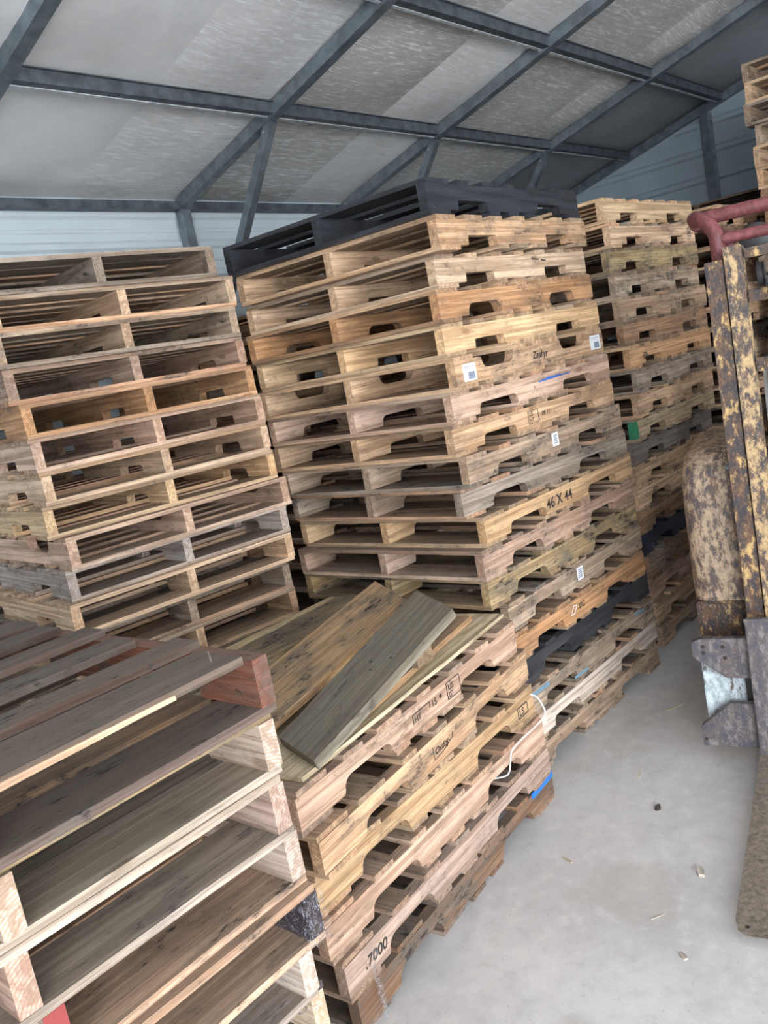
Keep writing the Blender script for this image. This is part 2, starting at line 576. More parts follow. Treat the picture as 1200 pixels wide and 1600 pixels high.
# gable wall at the far end
wall_back = link('wall_back', None)
tag(wall_back, 'blue-grey ribbed gable end wall beyond the stacks', kind='structure')
GX = 8.12
MB().prism([(OTHER_Y, 0), (EAVE_Y + .05, 0), (EAVE_Y + .05, roof_z(EAVE_Y) + .05), (RIDGE_Y, roof_z(RIDGE_Y) + .06), (OTHER_Y, roof_z(OTHER_Y) + .05)], GX, GX + .03, 'x').build('wall_sheet', M_GABLE, wall_back)
z = .07
k = 0
while z < 4.1:
    yl = min(EAVE_Y, EAVE_Y - (z + .06 - EAVE_Z) / SLOPE) if z > EAVE_Z - .06 else EAVE_Y
    yr = 2 * RIDGE_Y - yl
    MB().prism([(GX, z), (GX, z + .07), (GX - .018, z + .052), (GX - .018, z + .018)], yr, yl, 'y').build('wall_rib', M_GABLE, wall_back)
    z += .2286
for y in (4.28, 2.67, 1.15, -.37, -1.89, -3.41):
    MB().box(GX - .075, GX - .02, y - .032, y + .032, 0, roof_z(y) - .03).build('wall_post', M_STEEL, wall_back)
    MB().box(GX - .022, GX - .019, y - .055, y + .055, 0, roof_z(y) - .03).build('post_flange', M_STEEL, wall_back)


# ------------------------------------------------------------------ pallets
T, SW, SH = .0168, .038, .0925


def board_mesh(width, seed, ragged=.0016, length=1.0, thick=T):
    r = random.Random(seed)
    n = 5
    v, f = [], []
    bow = 0.0
    for i in range(n + 1):
        x = -length / 2 + length * i / n
        j0, j1 = r.uniform(-ragged, ragged), r.uniform(-ragged, ragged)
        zz = bow * math.sin(math.pi * i / n)
        ex = r.uniform(-.002, .002) if i in (0, n) else 0
        v += [(x + ex, -width / 2 + j0, zz), (x - ex, width / 2 + j1, zz), (x - ex, width / 2 + j1 * .5, zz + thick), (x + ex, -width / 2 + j0 * .5, zz + thick)]
    for i in range(n):
        a = i * 4
        for q in range(4):
            b = (q + 1) % 4
            f.append((a + q, a + 4 + q, a + 4 + b, a + b))
    f.append((0, 1, 2, 3))
    f.append((n * 4 + 3, n * 4 + 2, n * 4 + 1, n * 4))
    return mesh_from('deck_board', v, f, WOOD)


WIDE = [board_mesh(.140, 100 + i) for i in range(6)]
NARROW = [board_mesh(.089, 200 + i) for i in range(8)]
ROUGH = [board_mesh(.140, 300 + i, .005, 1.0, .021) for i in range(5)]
SL = 1.22


def stringer_mesh(kind, up=False):
    """outline in x,z with two fork notches, swept across its width"""
    pts = [(0, 0)]
    if kind != 'plain':
        w, d, rc = {'std': (.225, .040, .02), 'round': (.235, .045, .034), 'square': (.21, .036, .006), 'wide': (.27, .042, .026)}[kind]
        for c in (SL * .245, SL * .755):
            a, b = c - w / 2, c + w / 2
            pts.append((a, 0))
            seg = 4
            for s in range(seg + 1):
                t = math.pi / 2 * s / seg
                pts.append((a + rc * .55 + rc - rc * math.cos(t) - rc * .55 + .004, d - rc + rc * math.sin(t)))
            for s in range(seg + 1):
                t = math.pi / 2 * s / seg
                pts.append((b - rc - .004 + rc * math.sin(t), d - rc + rc * math.cos(t)))
            pts.append((b, 0))
    pts += [(SL, 0), (SL, SH), (0, SH)]
    if up:
        pts = [(x, SH - zz) for x, zz in reversed(pts)]
    n = len(pts)
    v = [(x, 0, zz) for x, zz in pts] + [(x, SW, zz) for x, zz in pts]
    f = [tuple(range(n)), tuple(range(2 * n - 1, n - 1, -1))]
    f += [((i + 1) % n, i, n + i, n + (i + 1) % n) for i in range(n)]
    return mesh_from('stringer', v, f, WOOD)


STR = {(k_, u): stringer_mesh(k_, u) for k_ in ('std', 'round', 'square', 'wide', 'plain') for u in (False, True)}

TONES = {  # name: (stringer, deck, weather)
    'black': ((.018, .020, .026), (.016, .018, .024), .15, 'black-painted'),
    'navy': ((.014, .017, .03), (.016, .02, .032), .1, 'blue-black painted'),
    'charcoal': ((.050, .050, .056), (.055, .055, .06), .3, 'charcoal-stained'),
    'tan': ((.60, .435, .27), (.55, .41, .26), .34, 'tan'),
    'pale': ((.70, .54, .36), (.65, .50, .335), .22, 'pale wood'),
    'yellow': ((.74, .555, .325), (.67, .51, .31), .16, 'yellowish'),
    'orange': ((.55, .34, .175), (.50, .34, .20), .30, 'orange-brown'),
    'amber': ((.58, .42, .235), (.46, .35, .22), .26, 'amber pine'),
    'pink': ((.62, .465, .345), (.57, .43, .31), .26, 'pinkish'),
    'rosy': ((.49, .365, .275), (.44, .335, .245), .45, 'rosy brown'),
    'grey': ((.36, .305, .235), (.32, .275, .215), .6, 'grey weathered'),
    'greytan': ((.47, .375, .265), (.41, .33, .235), .60, 'greyish tan'),
    'mildew': ((.44, .35, .19), (.40, .315, .19), 1.0, 'mildew-streaked'),
    'brown': ((.34, .225, .135), (.32, .22, .14), .55, 'brown'),
    'darkbrown': ((.22, .145, .092), (.22, .15, .10), .7, 'dark brown'),
    'ash': ((.20, .18, .155), (.20, .175, .15), .75, 'ash-grey'),
    'white': ((.70, .66, .58), (.52, .43, .30), .15, 'whitish'),
    'silver': ((.56, .51, .45), (.46, .40, .33), .35, 'silvery'),
    # foreground stack: bright end grain, dark boards
    'relic': ((.19, .082, .050), (.125, .092, .075), .75, 'dark weathered'),
    'cream': ((.55, .46, .36), (.48, .375, .24), .75, 'cream-ended'),
    'blush': ((.53, .41, .335), (.54, .50, .41), .35, 'blush-ended'),
    'fresh': ((.56, .47, .385), (.58, .46, .33), .45, 'fresh-ended'),
    'sooty': ((.045, .040, .048), (.56, .42, .29), .4, 'film-wrapped sooty'),
    'slate': ((.66, .59, .49), (.44, .415, .37), .6, 'slate-boarded'),
    'tar': ((.66, .56, .40), (.085, .085, .085), .55, 'tar-boarded'),
}
ORD = ['first', 'second', 'third', 'fourth', 'fifth', 'sixth', 'seventh', 'eighth', 'ninth', 'tenth', 'eleventh', 'twelfth', 'thirteenth',
       'fourteenth', 'fifteenth', 'sixteenth', 'seventeenth', 'eighteenth', 'nineteenth', 'twentieth', 'twenty-first', 'twenty-second', 'twenty-third', 'twenty-fourth', 'twenty-fifth']


def tint(c, r, lo=.80, hi=1.14, wth=.3):
    k_ = r.uniform(lo, hi)
    w = r.uniform(-.05, .05)
    return (min(1, c[0] * k_ * (1 + w) * 1.04), c[1] * k_ * .985, c[2] * k_ * (1 - w) * 1.02, max(0, min(1, .06 + wth * r.uniform(.6, 1.6))))


def coat(o, tone):
    if tone in PAINTS:
        o.material_slots[0].link = 'OBJECT'
        o.material_slots[0].material = PAINTS[tone]


def make_pallet(x, y, zb, yaw, L, W, H, tone, seed, notch=None, inverted=False, rough=False, top_n=7, tone2=None):
    r = random.Random(seed)
    sc_, bc, wth = TONES[tone][:3]
    p = link('wooden_pallet', None, None, (x, y, zb), (0, 0, yaw))
    kind = notch or r.choice(('std', 'std', 'round', 'square', 'std', 'wide'))
    hs = (H - 2 * T) / SH
    info = {'obj': p, 'L': L, 'W': W, 'str': [], 'top': [], 'bottom': []}
    for j, ys in enumerate((0, (W - SW) / 2, W - SW)):
        o = link('stringer', STR[(kind, inverted)], p, (r.uniform(-.003, .003), ys, T), (0, 0, 0), (L / SL, 1, hs))
        o.color = tint(sc_, r, .90, 1.08, wth if wth < .99 and tone not in ('cream', 'blush', 'fresh', 'slate', 'tar') else (.8 if wth > .99 else .12))
        info['str'].append(o)
        coat(o, tone)

    def deck(n, z0, key, five=False):
        span = L - .14
        for i in range(n):
            lead = i in (0, n - 1)
            ms = ROUGH if rough and lead else (WIDE if lead or r.random() < .15 else NARROW)
            xc = .07 + span * i / (n - 1) + (0 if lead else r.uniform(-.012, .012))
            if five and not lead:
                xc = L / 2 + (i - 2) * .155 + r.uniform(-.012, .012)
            if lead:
                xc += r.uniform(-.002, .004) * (1 if i == 0 else -1)
            o = link('deck_board', r.choice(ms), p, (xc, W / 2 + r.uniform(-.003, .003), z0), (0, 0, math.pi / 2 + r.uniform(-.006, .006)), (W + r.uniform(-.004, .003), r.uniform(.93, 1.05), 1 if not (rough and lead) else .8))
            c = bc
            q = r.random()
            if q < .14 and tone not in ('black', 'navy', 'charcoal', 'relic'):
                c = tuple(a * .55 + b * .45 for a, b in zip(bc, (.28, .25, .21)))
            elif q < .24 and tone not in ('black', 'navy', 'charcoal', 'relic', 'tar', 'slate'):
                c = tuple(a * .5 + b * .5 for a, b in zip(bc, (.62, .38, .22)))
            o.color = tint(c, r, .78, 1.14, wth)
            info[key].append(o)
            coat(o, tone)

    deck(5 if inverted else top_n, H - T, 'top', inverted)
    deck(top_n if inverted else 5, 0, 'bottom', not inverted)
    return info


def stack(spec, tones, total, pit, phrase, group, seed, opts=None, looks=None):
    out = []
    n = len(spec)
    for i, (x, y, yaw, L, W) in enumerate(spec):
        o = (opts or {}).get(i, {})
        zb = (total - 1 - i) * pit
        d = make_pallet(x, y, zb, yaw, L, W, pit - .0004, tones[i], seed * 100 + i, **o)
        look = (looks or {}).get(i) or TONES[tones[i]][3]
        where = f'{ORD[i]} from top of the {phrase}' if i else f'topmost of the {phrase}'
        tag(d['obj'], f'{look} wooden pallet, {where}', 'pallet', group)
        out.append(d)
    return out


CENTER = [(2.593,1.830,0.044,1.255,1.067),(2.619,1.831,0.036,1.248,1.064),(2.663,1.900,0.015,1.244,1.046),(2.618,1.882,0.004,1.252,1.061),(2.641,1.904,-0.014,1.257,1.062),(2.632,1.871,0.009,1.262,1.080),(2.641,1.919,-0.033,1.272,1.077),(2.656,1.951,-0.052,1.281,1.085),(2.672,1.920,-0.036,1.285,1.092),(2.667,1.968,-0.085,1.284,1.069),(2.719,1.921,-0.034,1.286,1.087),(2.676,1.926,-0.041,1.297,1.095),(2.697,1.938,-0.041,1.301,1.096),(2.769,1.912,-0.013,1.268,1.055),(2.731,1.899,-0.019,1.262,1.055),(2.790,1.918,-0.011,1.271,1.055),(2.744,1.896,-0.021,1.264,1.055),(2.775,1.905,-0.016,1.269,1.055),(2.756,1.904,-0.017,1.266,1.055)]
LEFT = [(2.438,2.840,1.452,1.080,1.030),(2.509,2.838,1.452,1.100,1.030),(2.493,2.838,1.452,1.219,1.030),(2.512,2.858,1.452,1.219,1.030),(2.526,2.850,1.467,1.219,1.023),(2.550,2.859,1.447,1.219,1.031),(2.566,2.881,1.444,1.219,1.028),(2.567,2.876,1.420,1.219,1.048),(2.580,2.843,1.447,1.219,1.030),(2.578,2.883,1.436,1.219,1.037),(2.560,2.870,1.438,1.219,1.044),(2.539,2.902,1.452,1.219,1.030),(2.541,2.896,1.452,1.219,1.030),(2.533,2.872,1.455,1.219,1.030),(2.540,2.862,1.450,1.219,1.030),(2.528,2.880,1.456,1.219,1.030),(2.536,2.862,1.449,1.219,1.030),(2.530,2.875,1.452,1.219,1.030),(2.533,2.868,1.452,1.219,1.030)]
RIGHT = [(4.296,1.973,-0.007,1.221,1.016),(4.321,1.965,0.007,1.221,1.016),(4.288,1.979,-0.017,1.223,1.016),(4.290,1.956,0.009,1.219,1.016),(4.287,1.952,-0.013,1.222,1.016),(4.281,1.948,-0.002,1.220,1.016),(4.284,1.933,0.007,1.218,1.016),(4.294,1.907,0.034,1.214,1.016),(4.284,1.920,0.027,1.216,1.016),(4.276,1.955,0.003,1.219,1.016),(4.261,1.973,0.008,1.214,1.016),(4.293,1.993,-0.005,1.223,1.016),(4.300,2.002,-0.013,1.225,1.016),(4.271,1.992,0.003,1.219,1.016),(4.282,2.003,0.003,1.219,1.016),(4.267,1.973,0.003,1.219,1.016),(4.262,1.984,0.003,1.219,1.016),(4.247,1.964,0.003,1.219,1.016),(4.246,1.946,0.003,1.219,1.016)]
FRONT = [(1.306,1.663,0.095,1.310,1.050),(1.321,1.627,0.113,1.326,1.050),(1.312,1.677,0.056,1.289,1.050),(1.301,1.657,0.058,1.314,1.050),(1.326,1.640,0.074,1.301,1.050),(1.353,1.648,0.086,1.310,1.050)]
FORE = [(1.008,1.270,1.569,1.219,1.200),(0.999,1.283,1.565,1.219,1.120),(0.990,1.286,1.561,1.219,1.117),(1.020,1.319,1.579,1.219,1.099),(1.022,1.300,1.569,1.219,1.080),(1.000,1.333,1.569,1.219,1.080),(1.031,1.362,1.569,1.219,1.080),(1.040,1.355,1.569,1.219,1.080),(1.020,1.345,1.566,1.219,1.080),(1.030,1.350,1.571,1.219,1.080)]

PIT = .127
c_st = stack(CENTER, ['black', 'tan', 'pale', 'orange', 'yellow', 'tan', 'pink', 'tan', 'greytan', 'grey', 'amber', 'rosy', 'mildew', 'greytan', 'orange', 'charcoal', 'greytan', 'white', 'greytan'],
             19, PIT, 'tall black-topped stack', 'pallets in the black-topped stack', 1,
             {5: dict(inverted=True, notch='round'), 0: dict(notch='square'), 1: dict(notch='square'), 2: dict(notch='square'), 4: dict(notch='square'), 3: dict(notch='round'), 11: dict(notch='round'), 12: dict(notch='round'), 10: dict(notch='wide', rough=True)},
             {5: 'tan barcode-labelled', 6: 'pinkish blue-scribbled', 8: 'greyish sticker-bearing', 10: 'amber size-stamped', 13: 'greyish tan stickered', 16: 'blue-flecked tan'})
l_st = stack(LEFT, ['grey', 'pale', 'greytan', 'rosy', 'orange', 'pink', 'pale', 'yellow', 'pink', 'silver', 'pale', 'grey', 'tan', 'greytan', 'tan', 'pale', 'grey', 'tan', 'greytan'],
             19, PIT, 'tall stack by the ribbed wall', 'pallets in the stack by the ribbed wall', 2,
             {0: dict(notch='plain'), 1: dict(notch='square'), 8: dict(inverted=True)})
r_st = stack(RIGHT, ['yellow', 'pale', 'mildew', 'greytan', 'greytan', 'brown', 'orange', 'grey', 'tan', 'greytan', 'ash', 'tan', 'pale', 'brown', 'navy', 'brown', 'rosy', 'tan', 'greytan'],
             19, PIT, 'tall stack beside the forklift mast', 'pallets in the stack beside the forklift', 3, {0: dict(notch='square'), 2: dict(notch='square'), 3: dict(notch='square')})
f_st = stack(FRONT, ['pink', 'tan', 'amber', 'pink', 'rosy', 'darkbrown'], 6, PIT, 'low stack carrying loose boards', 'pallets in the low stack', 4,
             {i: dict(notch='round') for i in range(6)}, {0: 'pale stamped', 1: 'tan logo-marked', 2: 'amber strapped'})
g_st = stack(FORE, ['relic', 'cream', 'blush', 'fresh', 'sooty', 'slate', 'tar', 'slate', 'brown', 'grey'], 10, .132, 'rough-topped foreground stack', 'pallets in the foreground stack', 5,
             {i: dict(rough=True, notch='std') for i in range(10)})
rr = random.Random(5)
third = [(5.60 + rr.uniform(-.03, .03), 1.825 + rr.uniform(-.03, .03), rr.uniform(-.03, .03), 1.219, 1.016) for i in range(19)]
t_st = stack(third, [rr.choice(('tan', 'greytan', 'brown', 'pale', 'grey')) for i in range(19)], 19, .1245, 'far stack behind the mast', 'pallets in the stack behind the mast', 6)
tower = [(5.92 + rr.uniform(-.03, .03), .66 + rr.uniform(-.03, .03), rr.uniform(-.04, .04), 1.2, 1.03) for i in range(25)]
w_st = stack(tower, ['greytan', 'tan', 'grey', 'greytan', 'tan'] + [rr.choice(('tan', 'greytan', 'brown', 'grey')) for i in range(20)], 25, PIT, 'highest stack above the red tubes', 'pallets in the highest stack', 7)
rear = [(6.96 + rr.uniform(-.01, .02), 1.88 + rr.uniform(-.02, .02), rr.uniform(-.01, .01), 1.08, 1.10) for i in range(20)]
b_st = stack(rear, ['darkbrown', 'brown', 'brown'] + [rr.choice(('brown', 'darkbrown', 'grey')) for i in range(17)], 20, PIT, 'rearmost stack by the gable wall', 'pallets in the rearmost stack', 8)

behind = [(2.86 + rr.uniform(-.02, .02), 3.08 + rr.uniform(-.02, .02), rr.uniform(-.02, .02), 1.2, 1.016) for i in range(17)]
h_st = stack(behind, [rr.choice(('tan', 'greytan', 'brown', 'grey')) for i in range(17)], 17, PIT, 'shaded stack behind the black-topped one', 'pallets in the shaded stack', 9)

# single boards whose look the photograph singles out
f0 = g_st[0]['top']
for i, b in enumerate(f0):
    b.scale.x *= (.95, .985, .93, .99, .96, .98, .97)[i]
f0[0].location.y += .03
f0[0].color = (.15, .108, .085, .6)
sp_v = []
for i in range(13):
    t = i / 12
    xx = .5 - .86 * t
    d = .010 * math.sin(math.pi * min(1, t * 1.05)) + .002 + .003 * mnoise.noise((t * 9, 1.7, 0))
    sp_v += [(xx, .068, .0005), (xx, .0705 + d, -.001 + .001 * t), (xx, .0705 + d * .3, T * (.95 - .35 * t)), (xx, .064, T * (1 - .35 * t))]
sp_f = [(i * 4 + q, i * 4 + 4 + q, i * 4 + 4 + (q + 1) % 4, i * 4 + (q + 1) % 4) for i in range(12) for q in range(4)] + [(3, 2, 1, 0), (48, 49, 50, 51)]
se = link('split_edge', mesh_from('split_edge', sp_v, sp_f, WOOD), f0[0])
se.color = (.72, .50, .34, .1)
se['label'] = 'freshly split pale orange edge'
g_st[1]['bottom'][0].color = (.42, .36, .29, .2)
g_st[1]['top'][0].color = (.36, .27, .15, .9)
for o in g_st[4]['str'][:1]:
    o.color = (.05, .038, .05, .5)


# ------------------------------------------------------------------ prints, labels, staples on the pallets
def text_on(st, s, x, zz, size, mat, name='stamp', slant=0.0):
    c = bpy.data.curves.new(name, 'FONT')
    c.body = s
    c.size = size
    c.shear = slant
    c.extrude = .0002
    c.offset = size * .014
    c.materials.append(mat)
    tmp = bpy.data.objects.new(name, c)
    COL.objects.link(tmp)
    dg = bpy.context.evaluated_depsgraph_get()
    me = bpy.data.meshes.new_from_object(tmp.evaluated_get(dg))
    bpy.data.objects.remove(tmp)
    o = link(name, me, st, (x, -.0012, zz), (math.pi / 2, 0, 0))
    return o


def marks_on(st, quads, mat, name, off=-.0012):
    """flat strokes: (x0, z0, x1, z1, width)"""
    m = MB()
    for x0, z0, x1, z1, w in quads:
        d = Vector((x1 - x0, z1 - z0))
        n = Vector((-d.y, d.x)).normalized() * w / 2
        a = [(x0 + n.x, z0 + n.y), (x0 - n.x, z0 - n.y), (x1 - n.x, z1 - n.y), (x1 + n.x, z1 + n.y)]
        m.prism(a, off, off + .0008, 'y')
    return m.build(name, mat, st)


def frame(x0, x1, z0, z1, w=.002):
    return [(x0, z0, x1, z0, w), (x1, z0, x1, z1, w), (x1, z1, x0, z1, w), (x0, z1, x0, z0, w)]


def barcode(st, x, zz, w, h, bars=True):
    o = MB().box(x, x + w, -.0010, 0, zz, zz + h).build('paper_label', M_LABEL, st)
    o['label'] = 'white printed paper label'
    if bars:
        q = []
        n = 11
        for i in range(n):
            bx = x + w * .38 + w * .5 * i / n
            q.append((bx, zz + h * .1, bx, zz + h * .52, w * (.018 if i % 3 else .034)))
        q += [(x + w * (.12 + .2 * i), zz + h * .80, x + w * (.24 + .2 * i), zz + h * .84, .0022) for i in range(4)]
        q += [(x + w * (.15 + .18 * i), zz + h * .68, x + w * (.25 + .18 * i), zz + h * .71, .0018) for i in range(4)]
        marks_on(st, q, M_LABELINK, 'label_print', -.0018)
    else:
        q = [(x + w * .2, zz + h * (.22 + .14 * i), x + w * (.8 - .1 * (i % 2)), zz + h * (.24 + .14 * i), h * .06) for i in range(5)]
        marks_on(st, q, M_LABELINK, 'label_print', -.0018)
    return o


s = c_st[5]['str'][0]
barcode(s, .05, .010, .085, .066)
barcode(s, 1.09, .012, .10, .066)
text_on(s, 'Zephyr', .56, .036, .042, M_BLACKMARK, 'stamp', .3)
s = c_st[6]['str'][0]
marks_on(s, [(.60, .060, .86, .066, .006), (.66, .070, .84, .064, .004), (.62, .064, .78, .072, .003)], M_BLUEMARK, 'marker_scribble')
marks_on(s, [(.56, .05, .565, .036, .004)], M_REDPAINT, 'red_tick')
s = c_st[7]['str'][0]
marks_on(s, frame(.50, .575, .020, .074, .003), M_BLACKMARK, 'stamp_frame')
text_on(s, 'US\nHT', .507, .052, .026, M_BLACKMARK)
text_on(s, '09 11', .60, .040, .028, M_BLACKMARK, 'stamp', .2)
s = c_st[8]['str'][0]
barcode(s, .60, .022, .05, .058, False)
s = c_st[10]['str'][0]
text_on(s, '46 X 44', .44, .022, .064, M_BLACKMARK, 'size_stamp')
s = c_st[13]['str'][0]
barcode(s, .56, .022, .055, .060, False)
s = c_st[14]['str'][0]
marks_on(s, [(.47, .03, .50, .065, .003), (.50, .065, .53, .06, .003), (.53, .06, .50, .03, .003), (.50, .03, .47, .03, .003)], M_LABEL, 'white_stamp')
text_on(s, 'IPC', .545, .036, .036, M_BLACKMARK)
s = c_st[16]['str'][0]
for q_ in ((.02, .078, .20, .076, .018), (.40, .012, .52, .010, .014), (1.02, .079, 1.12, .078, .014)):
    marks_on(s, [q_], M_BLUEPAINT, 'blue_paint_smear')
s = r_st[1]['str'][0]
marks_on(s, frame(1.10, 1.15, .03, .08, .004), M_BLACKMARK, 'stamp_frame')
text_on(s, 'HT', 1.105, .04, .03, M_BLACKMARK)
s = r_st[12]['str'][0]
marks_on(s, frame(.20, .25, .03, .066, .006), M_BLACKMARK, 'stamp_frame')
text_on(s, 'B', .212, .036, .034, M_BLACKMARK)
s = r_st[6]['str'][0]
text_on(s, 'EPL', .17, .026, .045, M_BLACKMARK)
s = r_st[9]['str'][0]
s.color = (.46, .36, .23, .4)
MB().box(-.003, 0, .0, .038, .0, .092).build('green_end_paint', M_GREEN, s)
MB().box(0, .04, -.0012, 0, .0, .092).build('green_end_paint', M_GREEN, s)
s = r_st[3]['str'][0]
marks_on(s, [(.56, .070, .63, .062, .005), (.64, .06, .66, .045, .003), (.70, .066, .72, .060, .004)], M_BLACKMARK, 'black_scrawl')
s = c_st[2]['str'][0]
marks_on(s, [(.72, .074, .78, .068, .005), (.80, .066, .84, .062, .006)], M_BLACKMARK, 'black_scrawl')
# low stack prints
s = f_st[0]['str'][0]
marks_on(s, [(.53, .034, .53, .064, .004), (.53, .064, .625, .064, .003), (.625, .064, .625, .046, .003)], M_BLACKMARK, 'stamp_frame')
marks_on(s, frame(.73, .81, .02, .078, .003), M_BLACKMARK, 'stamp_frame')
text_on(s, 'HT', .537, .036, .026, M_BLACKMARK)
text_on(s, '15', .634, .040, .032, M_BLACKMARK)
MB().lathe([(.007, 0), (.007, .0008)], (.69, -.0012, .054), (0, 1, 0), 10).build('ink_dot', M_BLACKMARK, s)
text_on(s, 'US\n07', .738, .051, .027, M_BLACKMARK)
s = f_st[1]['str'][0]
marks_on(s, [(.545, .066, .545, .024, .0022), (.545, .024, .60, .026, .0022), (.60, .026, .66, .046, .0022), (.66, .046, .663, .062, .0022)], M_BLACKMARK, 'logo_outline')
text_on(s, 'Oxdop', .552, .036, .030, M_BLACKMARK, 'logo', .35)
s = f_st[2]['str'][0]
marks_on(s, frame(1.10, 1.17, .022, .062, .004), M_BLACKMARK, 'stamp_frame')
text_on(s, 'LS', 1.108, .028, .038, M_BLACKMARK)
s = f_st[4]['str'][0]
text_on(s, '.7000', .075, .030, .045, M_BLACKMARK, 'handwriting', .2)
s = f_st[5]['str'][0]
o = MB().box(1.05, 1.22, -.004, 0, .074, .098).build('blue_strip', M_BLUE, s)
o['label'] = 'bright blue plastic strip'
s = g_st[3]['str'][1]
MB().box(-.0012, 0, .0, .038, .05, .092).build('red_end_paint', M_REDPAINT, s)


def staple(parent, loc, rot, s=.018):
    m = MB().tube([(-s / 2, 0, 0), (-s / 2, 0, s * 1.4), (-s * .35, 0, s * 1.65), (s * .35, 0, s * 1.65), (s / 2, 0, s * 1.4), (s / 2, 0, 0)], .0011, 6)
    return m.build('staple', M_STAPLE, parent, False, loc, rot)


# staples and nails on the foreground pallets (board local: x along the board, y across)
for (brd, x, y, rz, tilt) in ((g_st[6]['top'][0], -.42, .068, .2, -1.45), (g_st[6]['top'][0], -.33, .068, .5, -1.3), (g_st[6]['top'][0], -.25, .068, -.4, -1.7), (g_st[0]['top'][1], -.10, .04, .5, .3), (g_st[0]['top'][3], -.05, -.03, .9, .9)):
    staple(brd, (x, y, T * .5), (tilt, 0, rz))
for brd in (g_st[0]['top'][0],):
    MB().tube([(-.47, .02, .012), (-.468, .022, .034), (-.462, .03, .05)], .0016, 6).build('nail', M_STAPLE, brd)


# ------------------------------------------------------------------ loose boards on the low stack
def loose_board(name, near, far, width, thick, color, label, seed, cat='board', taper=0.0):
    """near, far: middle of the two ends of the top face"""
    a, b = Vector(near), Vector(far)
    d = b - a
    L = d.length
    d.normalize()
    side = Vector((0, 0, 1)).cross(d).normalized()
    nrm = d.cross(side)
    r = random.Random(seed)
    n = 8
    v, f = [], []
    for i in range(n + 1):
        t = i / n
        x = L * t
        w0 = width / 2 * (1 + taper * t) + r.uniform(-.003, .003)
        w1 = width / 2 * (1 + taper * t) + r.uniform(-.003, .003)
        v += [(x, -w0, -thick), (x, w1, -thick), (x, w1 - .002, 0), (x, -w0 + .002, 0)]
    for i in range(n):
        p = i * 4
        for q in range(4):
            s_ = (q + 1) % 4
            f.append((p + q, p + 4 + q, p + 4 + s_, p + s_))
    f += [(0, 1, 2, 3), (n * 4 + 3, n * 4 + 2, n * 4 + 1, n * 4)]
    me = mesh_from(name, v, f, WOOD)
    o = link(name, me)
    o.matrix_world = Matrix(((d.x, side.x, nrm.x, a.x), (d.y, side.y, nrm.y, a.y), (d.z, side.z, nrm.z, a.z), (0, 0, 0, 1)))
    o.color = color
    return tag(o, label, cat, 'loose boards on the low stack')


def skew_board(near_r, near_l, far_l, far_r, thick, color, label, seed):
    '''plank from the four corners of its top face (ends cut at a slant)'''
    c_ = [Vector(p) for p in (near_r, near_l, far_l, far_r)]
    d = ((c_[2] + c_[3]) / 2 - (c_[0] + c_[1]) / 2).normalized()
    side = (c_[1] - c_[0])
    side = (side - d * side.dot(d)).normalized()
    nrm = d.cross(side)
    o_ = (c_[0] + c_[1]) / 2
    R_ = Matrix(((d.x, side.x, nrm.x, o_.x), (d.y, side.y, nrm.y, o_.y), (d.z, side.z, nrm.z, o_.z), (0, 0, 0, 1)))
    q_ = [R_.inverted() @ p for p in c_]
    r = random.Random(seed)
    n = 8
    v, f = [], []
    for i in range(n + 1):
        t = i / n
        a_, b_ = q_[0].lerp(q_[3], t), q_[1].lerp(q_[2], t)
        e0, e1 = r.uniform(-.003, .003), r.uniform(-.003, .003)
        v += [(a_.x, a_.y + e0, -thick), (b_.x, b_.y + e1, -thick), (b_.x, b_.y - .002 + e1, 0), (a_.x, a_.y + .002 + e0, 0)]
    for i in range(n):
        p = i * 4
        for q in range(4):
            s_ = (q + 1) % 4
            f.append((p + q, p + 4 + q, p + 4 + s_, p + s_))
    f += [(0, 1, 2, 3), (n * 4 + 3, n * 4 + 2, n * 4 + 1, n * 4)]
    o = link('loose_board', mesh_from('loose_board', v, f, WOOD))
    o.matrix_world = R_
    o.color = color
    return tag(o, label, 'board', 'loose boards on the low stack')


loose_board('plywood_panel', (1.33, 1.93, .7755), (2.605, 2.09, .7755), .50, .0125, (.68, .58, .40, .22), 'thin pale plywood panel laid flat under the loose boards', 1, 'plywood').data.materials[0] = CLEANWOOD
loose_board('loose_board', (1.62, 1.80, .7965), (2.53, 1.99, .7965), .12, .020, (.52, .33, .18, .3), 'narrow orange-brown board peeking out from under the grey plank', 2)
loose_board('loose_board', (1.36, 2.56, .830), (2.60, 2.585, .832), .27, .05, (.36, .29, .18, .9), 'thick mouldy slab with pale worn edge, behind the brown plank', 3)
slab_b = bpy.data.objects['loose_board.001']
we_v = []
for i in range(25):
    t = i / 24
    xx = .01 + 1.21 * t
    inn = .135 - (.030 + .026 * (1 + mnoise.noise((t * 7, 3.1, 0))) * math.sin(math.pi * t) ** .5)
    we_v += [(xx, .1375, -.012 - .006 * mnoise.noise((t * 8, .4, 2))), (xx, .134, .0012), (xx, inn, .0014), (xx, inn - .003, -.001)]
we_f = [(i * 4 + q, i * 4 + 4 + q, i * 4 + 4 + (q + 1) % 4, i * 4 + (q + 1) % 4) for i in range(24) for q in range(4)]
we = link('worn_edge', mesh_from('worn_edge', we_v, we_f, CLEANWOOD), slab_b)
we.color = (.68, .57, .36, .3)
we['label'] = 'pale yellow worn edge'
loose_board('timber_block', (2.08, 1.80, .900), (2.08, 2.30, .900), .09, .102, (.32, .24, .16, .5), 'square timber propping up the far ends of the planks', 4, 'timber')
skew_board((1.40, 1.945, .803), (1.40, 2.235, .803), (2.352, 2.215, .985), (2.215, 1.945, .975), .024, (.58, .37, .18, .85), 'wide mottled brown plank leaning beside the grey plank', 5)
